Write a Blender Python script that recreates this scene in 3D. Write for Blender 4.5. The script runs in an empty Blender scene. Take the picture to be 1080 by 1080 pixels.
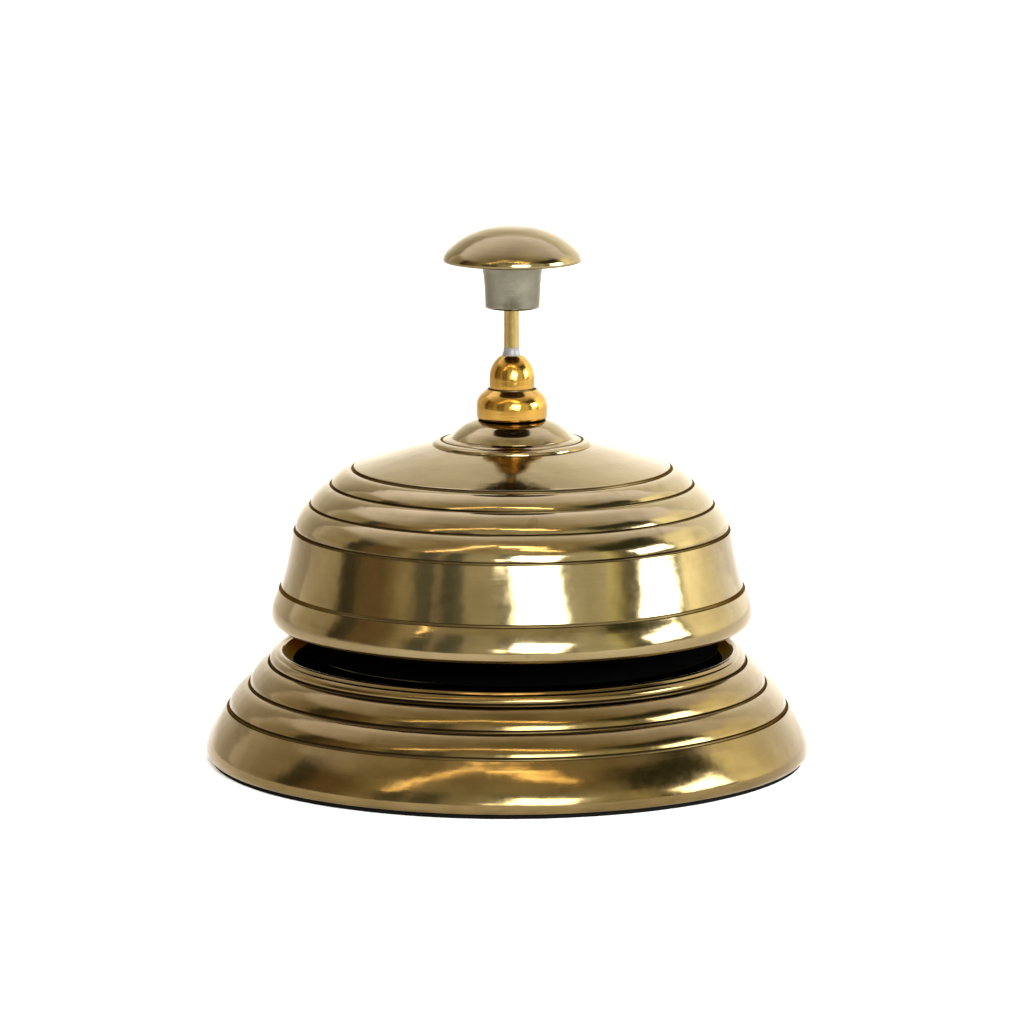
import bpy, bmesh, math, random
from mathutils import Vector
random.seed(7)
sc = bpy.context.scene
col = sc.collection

S = 0.00016            # metres per drawing unit
Z0 = 262.0             # drawing height of the foot below the picture centre


def rad(a):
    return math.radians(a)


# ------------------------------------------------------------------ camera
PITCH, DIST = 9.5, 6000 * S
cam = bpy.data.cameras.new('camera')
cam.sensor_width = 36.0
cam.lens = 36.0 * 6000 / 1080
cam.clip_start, cam.clip_end = 0.01, 50
camo = bpy.data.objects.new('camera', cam)
col.objects.link(camo)
camo.location = (0, -DIST * math.cos(rad(PITCH)), Z0 * S + DIST * math.sin(rad(PITCH)))
camo.rotation_euler = (rad(90 - PITCH), 0, 0)
sc.camera = camo

# ------------------------------------------------------------------ view
sc.view_settings.view_transform = 'Standard'
sc.view_settings.look = 'None'
sc.view_settings.exposure = 0.4
sc.view_settings.gamma = 1.0
sc.view_settings.use_curve_mapping = False
sc.cycles.use_denoising = True
sc.cycles.max_bounces = 10
sc.cycles.glossy_bounces = 8
sc.cycles.sample_clamp_indirect = 12


# ------------------------------------------------------------------ node helper
class NT:
    def __init__(self, tree):
        self.t = tree
        self.n = tree.nodes
        self.l = tree.links

    def add(self, typ, **kw):
        nd = self.n.new(typ)
        for k, v in kw.items():
            setattr(nd, k, v)
        return nd

    def put(self, sock, v):
        if isinstance(v, bpy.types.NodeSocket):
            self.l.new(v, sock)
        elif v is not None:
            sock.default_value = v

    def math(self, op, a, b=None, c=None, clamp=False):
        nd = self.add('ShaderNodeMath', operation=op, use_clamp=clamp)
        for i, v in enumerate((a, b, c)):
            self.put(nd.inputs[i], v)
        return nd.outputs[0]

    def mix(self, f, a, b, blend='MIX'):
        nd = self.add('ShaderNodeMix', data_type='RGBA', blend_type=blend)
        self.put(nd.inputs[0], f)
        self.put(nd.inputs[6], a if isinstance(a, bpy.types.NodeSocket) else (*a, 1))
        self.put(nd.inputs[7], b if isinstance(b, bpy.types.NodeSocket) else (*b, 1))
        return nd.outputs[2]

    def smooth(self, v, lo, hi, a=0.0, b=1.0):
        nd = self.add('ShaderNodeMapRange', interpolation_type='SMOOTHSTEP')
        for i, x in enumerate((v, lo, hi, a, b)):
            self.put(nd.inputs[i], x)
        return nd.outputs[0]

    def noise(self, vec, scale, detail=2.0, rough=0.5):
        nd = self.add('ShaderNodeTexNoise')
        self.put(nd.inputs['Vector'], vec)
        nd.inputs['Scale'].default_value = scale
        nd.inputs['Detail'].default_value = detail
        nd.inputs['Roughness'].default_value = rough
        return nd.outputs['Fac']

    def ramp(self, f, stops, interp='LINEAR'):
        nd = self.add('ShaderNodeValToRGB')
        cr = nd.color_ramp
        cr.interpolation = interp
        while len(cr.elements) < len(stops):
            cr.elements.new(0.5)
        for e, (p, c) in zip(cr.elements, stops):
            e.position = p
            e.color = (*c, 1)
        self.put(nd.inputs[0], f)
        return nd.outputs[0]


# ------------------------------------------------------------------ world: the room round the table
world = bpy.data.worlds.new('World')
sc.world = world
world.use_nodes = True
world.node_tree.nodes.clear()
w = NT(world.node_tree)
gen = w.add('ShaderNodeTexCoord').outputs['Generated']
sep = w.add('ShaderNodeSeparateXYZ')
w.l.new(gen, sep.inputs[0])
wx, wy, wz = sep.outputs
az = w.math('ARCTAN2', wx, w.math('MULTIPLY', wy, -1.0))          # 0 towards the camera, + to the right
azn = w.math('ADD', w.math('MULTIPLY', az, 1 / (2 * math.pi)), 0.5)
el = w.math('MULTIPLY', w.math('ARCSINE', wz), 180 / math.pi)


def A(d):
    return d / 360 + 0.5


BELT = [(-180, (2.4, 2.45, 2.65)), (-142, (2.0, 2.0, 2.1)), (-122, (1.15, 1.05, .84)), (-100, (.98, .86, .62)), (-97, (.15, .14, .10)), (-88, (.17, .15, .10)),
        (-84, (.42, .33, .17)), (-76, (.52, .34, .20)), (-70, (.46, .35, .18)), (-65, (.56, .46, .25)), (-57, (1.0, .86, .54)), (-53, (.80, .70, .46)),
        (-50, (.32, .32, .24)), (-42, (.28, .29, .23)), (-39.5, (.78, .68, .52)), (-37, (.70, .60, .46)), (-34.5, (.26, .27, .22)),
        (-27, (.32, .33, .26)), (-23, (1.05, .98, .72)), (-9, (1.15, 1.08, .82)), (-4, (.48, .52, .42)), (30, (1.0, .98, .80)),
        (34, (1.45, 1.42, 1.15)), (48, (1.4, 1.38, 1.08)), (52, (1.9, 1.85, 1.1)), (56, (1.1, 1.0, .5)), (59, (.48, .44, .26)),
        (66, (.28, .28, .20)), (95, (.6, .58, .46)), (99, (4.2, 4.1, 3.2)), (118, (3.0, 2.9, 2.3)), (140, (2.2, 2.25, 2.4))]
belt = w.ramp(azn, [(A(a), c) for a, c in BELT[:32]])
wob = w.noise(gen, 4.0, 3.0, .6)
belt = w.mix(w.math('MULTIPLY', w.smooth(wob, .35, .7), .35), belt, w.mix(1.0, belt, (.45, .42, .34), 'MULTIPLY'))
back = w.smooth(wy, -0.4, 0.80)
ceil_front = w.mix(w.smooth(w.noise(gen, 2.6, 4.0, .6), .35, .65), (.60, .50, .30), (1.05, .92, .62))
ceiling = w.mix(back, ceil_front, (2.75, 2.75, 3.4))
azd = w.math('MULTIPLY', az, 180 / math.pi)
dark_patch = w.math('MULTIPLY', w.smooth(azd, 42, 56), w.smooth(azd, 104, 90))      # dark patch added above the side window, for dark blobs mirrored in the brass
dark_patch = w.math('MULTIPLY', dark_patch, w.math('MULTIPLY', w.smooth(el, 27, 31), w.smooth(el, 52, 42)))
under = w.mix(back, w.mix(.5, belt, (.5, .42, .3)), (2.2, 2.2, 2.3))
c1 = w.mix(w.smooth(el, 30, 40), belt, ceiling)
c1 = w.mix(dark_patch, c1, (.09, .10, .05))
c2 = w.mix(w.smooth(el, -12, -4), under, c1)
bg = w.add('ShaderNodeBackground')
w.l.new(c2, bg.inputs[0])
bg.inputs[1].default_value = 1.0
w.l.new(bg.outputs[0], w.add('ShaderNodeOutputWorld').inputs[0])


# ------------------------------------------------------------------ lamps: the windows and ceiling tubes mirrored in the brass
def area(name, azd, eld, dist, sx, sy, power, colr):
    d = bpy.data.lights.new(name, 'AREA')
    d.shape = 'RECTANGLE'
    d.size, d.size_y = sx, sy
    d.energy = power
    d.color = colr
    o = bpy.data.objects.new(name, d)
    a, e = rad(azd), rad(eld)
    o.location = (dist * math.cos(e) * math.sin(a), -dist * math.cos(e) * math.cos(a), Z0 * S + dist * math.sin(e))
    v = Vector((0, 0, Z0 * S)) - o.location
    o.rotation_euler = v.to_track_quat('-Z', 'Z').to_euler()
    col.objects.link(o)
    return o


def radiance(r, sx, sy):      # watts that give this radiance
    return r * math.pi * sx * sy


area('window_light', 13, 14, 2.6, 1.15, 1.15, radiance(20, 1.15, 1.15), (.90, .95, 1))
area('side_window_light', 80, 13, 2.6, .90, 1.05, radiance(20, .90, 1.05), (.93, .96, 1))
area('window_light', -6.0, 6, 2.6, .24, .34, radiance(7, .24, .34), (.95, .97, 1))
for a, e, L, wd, r, tilt in ((-36, 45, 1.7, .10, 8, 14), (8, 54, .8, .06, 24, -6), (19, 47, .8, .06, 24, -6)):
    t = area('ceiling_tube_light', a, e, 2.4, L, wd, radiance(r, L, wd), (1, .74, .40))
    t.rotation_euler.rotate_axis('Z', rad(tilt))

# ------------------------------------------------------------------ materials
def new_mat(name):
    m = bpy.data.materials.new(name)
    m.use_nodes = True
    m.node_tree.nodes.clear()
    k = NT(m.node_tree)
    p = k.add('ShaderNodeBsdfPrincipled')
    k.l.new(p.outputs[0], k.add('ShaderNodeOutputMaterial').inputs[0])
    return m, k, p


def metal(name, c1, c2, rough, ring=.05, spots=.5, aniso=.35, tarnish=(.10, .075, .025)):
    """turned metal: faint turning rings, cloudy tarnish, fine specks and scratches"""
    m, k, p = new_mat(name)
    tc = k.add('ShaderNodeTexCoord').outputs['Object']
    s = k.add('ShaderNodeSeparateXYZ')
    k.l.new(tc, s.inputs[0])
    r = k.math('SQRT', k.math('ADD', k.math('POWER', s.outputs[0], 2.0), k.math('POWER', s.outputs[1], 2.0)))
    cmb = k.add('ShaderNodeCombineXYZ')            # turning marks depend on radius and height only (with a slow drift round)
    ang = k.math('ARCTAN2', s.outputs[0], s.outputs[1])
    k.put(cmb.inputs[0], k.math('MULTIPLY', r, 900.0))
    k.put(cmb.inputs[1], k.math('MULTIPLY', s.outputs[2], 900.0))
    k.put(cmb.inputs[2], k.math('MULTIPLY', k.math('SINE', ang), .5))
    rings = k.noise(cmb.outputs[0], 2.2, 4.0, .7)
    cloud = k.noise(tc, 55, 5.0, .62)
    big = k.noise(tc, 17, 3.0, .55)
    fine = k.noise(tc, 900, 2.0, .6)
    speck = k.smooth(k.noise(tc, 230, 1.0, .5), .71, .76)
    base = k.mix(k.smooth(cloud, .3, .7), c1, c2)
    base = k.mix(k.math('MULTIPLY', k.smooth(big, .48, .72), .35 * spots), base, tarnish)
    base = k.mix(k.math('MULTIPLY', speck, .55 * spots), base, tarnish)
    base = k.mix(k.math('MULTIPLY', k.smooth(rings, .3, .75), .22), base, k.mix(1.0, base, (.72, .70, .62), 'MULTIPLY'))
    k.put(p.inputs['Base Color'], base)
    p.inputs['Metallic'].default_value = 1.0
    p.inputs['Specular Tint'].default_value = (.89, .84, .77, 1)     # oxide film: the brass stays brassy at glancing angles
    ro = k.math('ADD', k.math('MULTIPLY', k.math('SUBTRACT', cloud, .5), .14), rough)
    ro = k.math('ADD', ro, k.math('MULTIPLY', k.math('SUBTRACT', fine, .5), .10), clamp=True)
    k.put(p.inputs['Roughness'], ro)
    p.inputs['Anisotropic'].default_value = aniso
    tan = k.add('ShaderNodeTangent', direction_type='RADIAL', axis='Z')
    k.put(p.inputs['Tangent'], tan.outputs[0])
    b1 = k.add('ShaderNodeBump')
    b1.inputs["Strength"].default_value = ring
    b1.inputs['Distance'].default_value = .00012
    k.put(b1.inputs['Height'], rings)
    b2 = k.add('ShaderNodeBump')
    b2.inputs['Strength'].default_value = .24
    b2.inputs['Distance'].default_value = .0006
    k.put(b2.inputs['Height'], k.noise(tc, 85, 3.0, .55))
    k.put(b2.inputs['Normal'], b1.outputs[0])
    k.put(p.inputs['Normal'], b2.outputs[0])
    return m


BRASS = metal('aged_brass', (.208, .163, .086), (.158, .120, .058), .12, aniso=.0)
BASEM = metal('aged_base_brass', (.150, .108, .047), (.108, .074, .029), .145, spots=.7)
GOLD = metal('polished_brass', (.40, .245, .055), (.27, .150, .030), .14, aniso=0, ring=.2, spots=.5, tarnish=(.2, .1, .02))
CAPM = metal('brushed_brass', (.180, .144, .076), (.145, .113, .055), .11, ring=.2, aniso=.2)
RODM = metal('rod_brass', (.30, .215, .085), (.24, .17, .06), .2, spots=.4)
NICKEL = metal('dull_grey_metal', (.175, .168, .128), (.085, .080, .060), .15, ring=.05, spots=.12, aniso=.2, tarnish=(.05, .046, .03))


def plain(name, c, rough, metallic=0.0, spec=.5):
    m, k, p = new_mat(name)
    tc = k.add('ShaderNodeTexCoord').outputs['Object']
    n = k.noise(tc, 180, 4.0, .6)
    k.put(p.inputs['Base Color'], k.mix(k.smooth(n, .3, .7), [x * .8 for x in c], [min(1, x * 1.15) for x in c]))
    k.put(p.inputs['Roughness'], k.math('ADD', k.math('MULTIPLY', n, .15), rough - .07))
    p.inputs['Metallic'].default_value = metallic
    p.inputs['Specular IOR Level'].default_value = spec
    return m


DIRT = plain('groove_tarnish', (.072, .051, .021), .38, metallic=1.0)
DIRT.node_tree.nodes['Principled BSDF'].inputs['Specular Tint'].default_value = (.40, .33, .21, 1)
BLACK = plain('black_paint', (.0015, .0015, .0015), .7, spec=.0)
FELT = plain('black_felt', (.004, .0035, .003), .95, spec=.02)
SLEEVE = plain('grey_nylon', (.115, .115, .120), .35)
PAPER = plain('white_paper', (.95, .95, .95), .9, spec=.0)


# ------------------------------------------------------------------ turned shapes
def spline(pts, n=7):
    """Catmull-Rom through the points"""
    if len(pts) == 2:
        return list(pts)
    out = []
    P = [(2 * pts[0][0] - pts[1][0], 2 * pts[0][1] - pts[1][1])] + list(pts) + [(2 * pts[-1][0] - pts[-2][0], 2 * pts[-1][1] - pts[-2][1])]
    for i in range(1, len(P) - 2):
        a, b, c, d = P[i - 1:i + 3]
        for j in range(n):
            t = j / n
            out.append(tuple(.5 * (2 * b[q] + (c[q] - a[q]) * t + (2 * a[q] - 5 * b[q] + 4 * c[q] - d[q]) * t * t
                                   + (3 * b[q] - a[q] - 3 * c[q] + d[q]) * t ** 3) for q in (0, 1)))
    out.append(pts[-1])
    return out


def bulge(a, b, h, n=16, skew=0.0):
    """a rounded ring from a up to b that swells h outward"""
    dx, dz = b[0] - a[0], b[1] - a[1]
    L = math.hypot(dx, dz)
    nx, nz = dz / L, -dx / L
    out = []
    for i in range(n + 1):
        t = i / n
        u = t + skew * t * (1 - t)
        k = h * (1 - abs(2 * u - 1) ** 2.6)
        out.append((a[0] + dx * t + nx * k, a[1] + dz * t + nz * k))
    return out


def lathe(name, runs, mats, parent, seg=320, cx=0.0):
    """runs: (material index, point list) from below upward, outside; a corner between runs is a sharp edge"""
    bm = bmesh.new()
    prev = None
    last = None
    ph = [random.uniform(0, 6.283) for _ in range(4)]
    for mi, pts in runs:
        rows = []
        for i, (r, z) in enumerate(pts):
            if i == 0 and prev is not None and abs(last[0] - r) < 1e-6 and abs(last[1] - z) < 1e-6:
                rows.append(prev)
                continue
            zz = (z + Z0) * S
            wob = [0.0] * seg
            if mi == 1 and 0 < i < len(pts) - 1 and r > 30:            # the cutter wandered a little in the grooves
                wob = [sum(.16 * math.sin(k * 2 * math.pi * q / seg + ph[k - 2] + z) for k in (2, 3, 5)) for q in range(seg)]
            if r < 1e-6:
                rows.append([bm.verts.new((0, 0, zz))])
            else:
                rows.append([bm.verts.new(((r + wob[q]) * S * math.cos(2 * math.pi * q / seg), (r + wob[q]) * S * math.sin(2 * math.pi * q / seg), zz)) for q in range(seg)])
        if prev is not None and rows[0] is not prev:
            rows.insert(0, prev)
        for A_, B_ in zip(rows[:-1], rows[1:]):
            for q in range(seg):
                q2 = (q + 1) % seg
                if len(A_) == 1 and len(B_) == 1:
                    continue
                if len(A_) == 1:
                    f = bm.faces.new((A_[0], B_[q2], B_[q]))
                elif len(B_) == 1:
                    f = bm.faces.new((A_[q], A_[q2], B_[0]))
                else:
                    f = bm.faces.new((A_[q], A_[q2], B_[q2], B_[q]))
                f.material_index = mi
                f.smooth = True
        if prev is not None and len(prev) > 1:
            ps = prev
            for q in range(seg):
                e = bm.edges.get((ps[q], ps[(q + 1) % seg]))
                if e:
                    e.smooth = False
        prev, last = rows[-1], pts[-1]
    me = bpy.data.meshes.new(name)
    bm.to_mesh(me)
    bm.free()
    for m in mats:
        me.materials.append(m)
    o = bpy.data.objects.new(name, me)
    o.location = (cx * S, 0, 0)
    col.objects.link(o)
    if parent:
        o.parent = parent
    return o


def groove(a, b, depth):
    """U shaped turned groove between a (below) and b (above)"""
    dx, dz = b[0] - a[0], b[1] - a[1]
    L = math.hypot(dx, dz)
    nx, nz = dz / L, -dx / L
    return [(a[0] + dx * t - nx * depth * k, a[1] + dz * t - nz * depth * k) for t, k in ((0, 0), (.14, .6), (.35, 1), (.65, 1), (.86, .6), (1, 0))]


# ------------------------------------------------------------------ setting: white table sheet running up into a backdrop
def sheet(name, prof, half, m, thick):
    bm = bmesh.new()
    up = [[bm.verts.new((x * half, y, z)) for x in (-1, 1)] for y, z in prof]
    for a, b in zip(up[:-1], up[1:]):
        f = bm.faces.new((a[0], a[1], b[1], b[0]))
        f.smooth = True
    bmesh.ops.recalc_face_normals(bm, faces=bm.faces)
    me = bpy.data.meshes.new(name)
    bm.to_mesh(me)
    bm.free()
    me.materials.append(m)
    o = bpy.data.objects.new(name, me)
    col.objects.link(o)
    mod = o.modifiers.new('thickness', 'SOLIDIFY')
    mod.thickness = thick
    mod.offset = -1 if me.polygons[0].normal.z > 0 else 1
    o['kind'] = 'structure'
    return o


sheet('ground', [(-.36, 0), (.55, 0)], .9, PAPER, .012)
cove = [(.552, 0)] + [(.55 + .25 * math.sin(t * math.pi / 24), .25 - .25 * math.cos(t * math.pi / 24)) for t in range(1, 13)] + [(.80, .5), (.80, .95)]
sheet('backdrop', cove, .9, PAPER, .004)

# ------------------------------------------------------------------ the bell
bell = bpy.data.objects.new('desk_bell', None)
col.objects.link(bell)
bell.empty_display_size = .02
bell['label'] = 'aged brass counter bell with ringed dome, stepped round base and mushroom push button'
bell['category'] = 'desk bell'

BX = -4.6                                       # the base sits a hair left of the dome's axis
# felt pad under the base
lathe('felt_pad', [(0, [(0, -262), (311, -262)]), (0, [(311, -262), (313.5, -261), (313.5, -258.2), (312, -257.5)]), (0, [(312, -257.5), (0, -257.5)])], [FELT], bell, cx=BX)
# stepped base
lip = spline([(311.5, -257.4), (316.3, -256.4), (319, -251.5), (318, -242), (312, -228.5), (305, -216.5), (297.6, -206.0)])
r3 = bulge((294.6, -202.2), (274.9, -181.7), 3.2)
r2 = bulge((272.4, -178.8), (254.0, -157.9), 3.3)
r1 = bulge((251.4, -155.3), (245.6, -147.6), 1.8)
rim = spline([(245.6, -147.6), (243.8, -145.2), (241.4, -144.2), (239.0, -145.0), (237.6, -147.2)])
well = [(227, -156), (222, -160), (0, -160)]
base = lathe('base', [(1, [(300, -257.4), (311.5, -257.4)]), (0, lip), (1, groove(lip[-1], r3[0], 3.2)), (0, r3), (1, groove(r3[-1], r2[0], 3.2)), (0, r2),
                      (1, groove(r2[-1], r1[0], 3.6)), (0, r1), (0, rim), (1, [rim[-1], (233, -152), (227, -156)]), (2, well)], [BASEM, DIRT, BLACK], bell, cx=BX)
# black mechanism plate seen in the gap, with a bright worn edge
lathe('mechanism_plate', [(0, [(0, -145.5), (217, -145.5)]), (1, [(217, -145.5), (218.2, -144.8), (218.2, -143.6)]), (0, [(218.2, -143.6), (216.5, -142.8), (0, -142.8)])], [BLACK, NICKEL], bell)
lathe('post', [(0, [(16, -147)] + [(16, 60)])], [NICKEL], bell, seg=48)

# dome of the bell
lower = spline([(241.0, -116.6), (247.4, -116.2), (252.2, -113.2), (254.6, -107), (253.6, -97.5), (250.3, -88), (246.4, -79.2)])
band = spline([(243.6, -75.6), (241.2, -67.0), (238.2, -55), (235.4, -42), (232.8, -29), (230.7, -17.2)])
d1 = bulge((228.3, -13.9), (214.0, 9.8), 2.9)
d2 = bulge((212.0, 12.1), (192.4, 30.9), 2.8)
d3 = bulge((189.9, 33.1), (169.6, 47.3), 3.0)
crown = spline([(166.6, 49.8), (164.0, 50.9), (150, 55.6), (130, 61.6), (110, 67.0), (95, 70.6), (84, 73.0)])
inner = [(160, 40), (205, 10), (222, -20), (226, -60), (236, -100), (237, -116), (241.0, -116.6)]
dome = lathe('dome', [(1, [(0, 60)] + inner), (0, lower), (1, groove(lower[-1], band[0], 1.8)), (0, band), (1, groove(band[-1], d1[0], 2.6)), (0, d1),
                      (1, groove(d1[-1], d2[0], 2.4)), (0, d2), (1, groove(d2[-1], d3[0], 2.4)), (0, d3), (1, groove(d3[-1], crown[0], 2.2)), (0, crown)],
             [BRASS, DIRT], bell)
# raised crown boss under the nut
boss = spline([(63.8, 80.2), (61.4, 83.4), (58.6, 86.6), (54.6, 90.0), (46.7, 95.2), (38, 98.6), (33, 99.9)])
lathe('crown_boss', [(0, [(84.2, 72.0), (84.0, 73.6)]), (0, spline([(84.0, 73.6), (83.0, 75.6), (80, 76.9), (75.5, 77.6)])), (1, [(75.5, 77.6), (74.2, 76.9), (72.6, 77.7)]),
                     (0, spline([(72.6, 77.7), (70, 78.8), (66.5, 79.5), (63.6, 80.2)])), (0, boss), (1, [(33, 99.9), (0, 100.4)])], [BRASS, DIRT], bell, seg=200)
# acorn nut: two stacked balls
n1 = spline([(36.0, 100.6), (37.0, 101.6), (37.4, 104), (37.6, 109), (37.5, 115), (36.4, 120.5), (33.4, 125.6), (29.5, 129), (26.2, 131.4)])
n2 = spline([(23.7, 133.2), (23.9, 135), (23.9, 140), (23.7, 146), (22.6, 152), (20.0, 158), (16.2, 163), (12.5, 166.2), (9.5, 167.4)])
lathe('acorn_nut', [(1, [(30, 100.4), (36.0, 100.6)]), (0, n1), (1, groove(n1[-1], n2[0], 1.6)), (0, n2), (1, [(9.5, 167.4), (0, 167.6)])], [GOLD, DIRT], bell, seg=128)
# plunger
lathe('sleeve', [(0, spline([(10.6, 166.2), (9.6, 168.5), (8.7, 171.5), (8.5, 175.0)])), (0, [(8.5, 175.0), (7.9, 175.8)])], [SLEEVE], bell, seg=48, cx=-.5)
lathe('plunger_rod', [(0, [(8, 166), (8, 218)])], [RODM], bell, seg=64, cx=-.5)
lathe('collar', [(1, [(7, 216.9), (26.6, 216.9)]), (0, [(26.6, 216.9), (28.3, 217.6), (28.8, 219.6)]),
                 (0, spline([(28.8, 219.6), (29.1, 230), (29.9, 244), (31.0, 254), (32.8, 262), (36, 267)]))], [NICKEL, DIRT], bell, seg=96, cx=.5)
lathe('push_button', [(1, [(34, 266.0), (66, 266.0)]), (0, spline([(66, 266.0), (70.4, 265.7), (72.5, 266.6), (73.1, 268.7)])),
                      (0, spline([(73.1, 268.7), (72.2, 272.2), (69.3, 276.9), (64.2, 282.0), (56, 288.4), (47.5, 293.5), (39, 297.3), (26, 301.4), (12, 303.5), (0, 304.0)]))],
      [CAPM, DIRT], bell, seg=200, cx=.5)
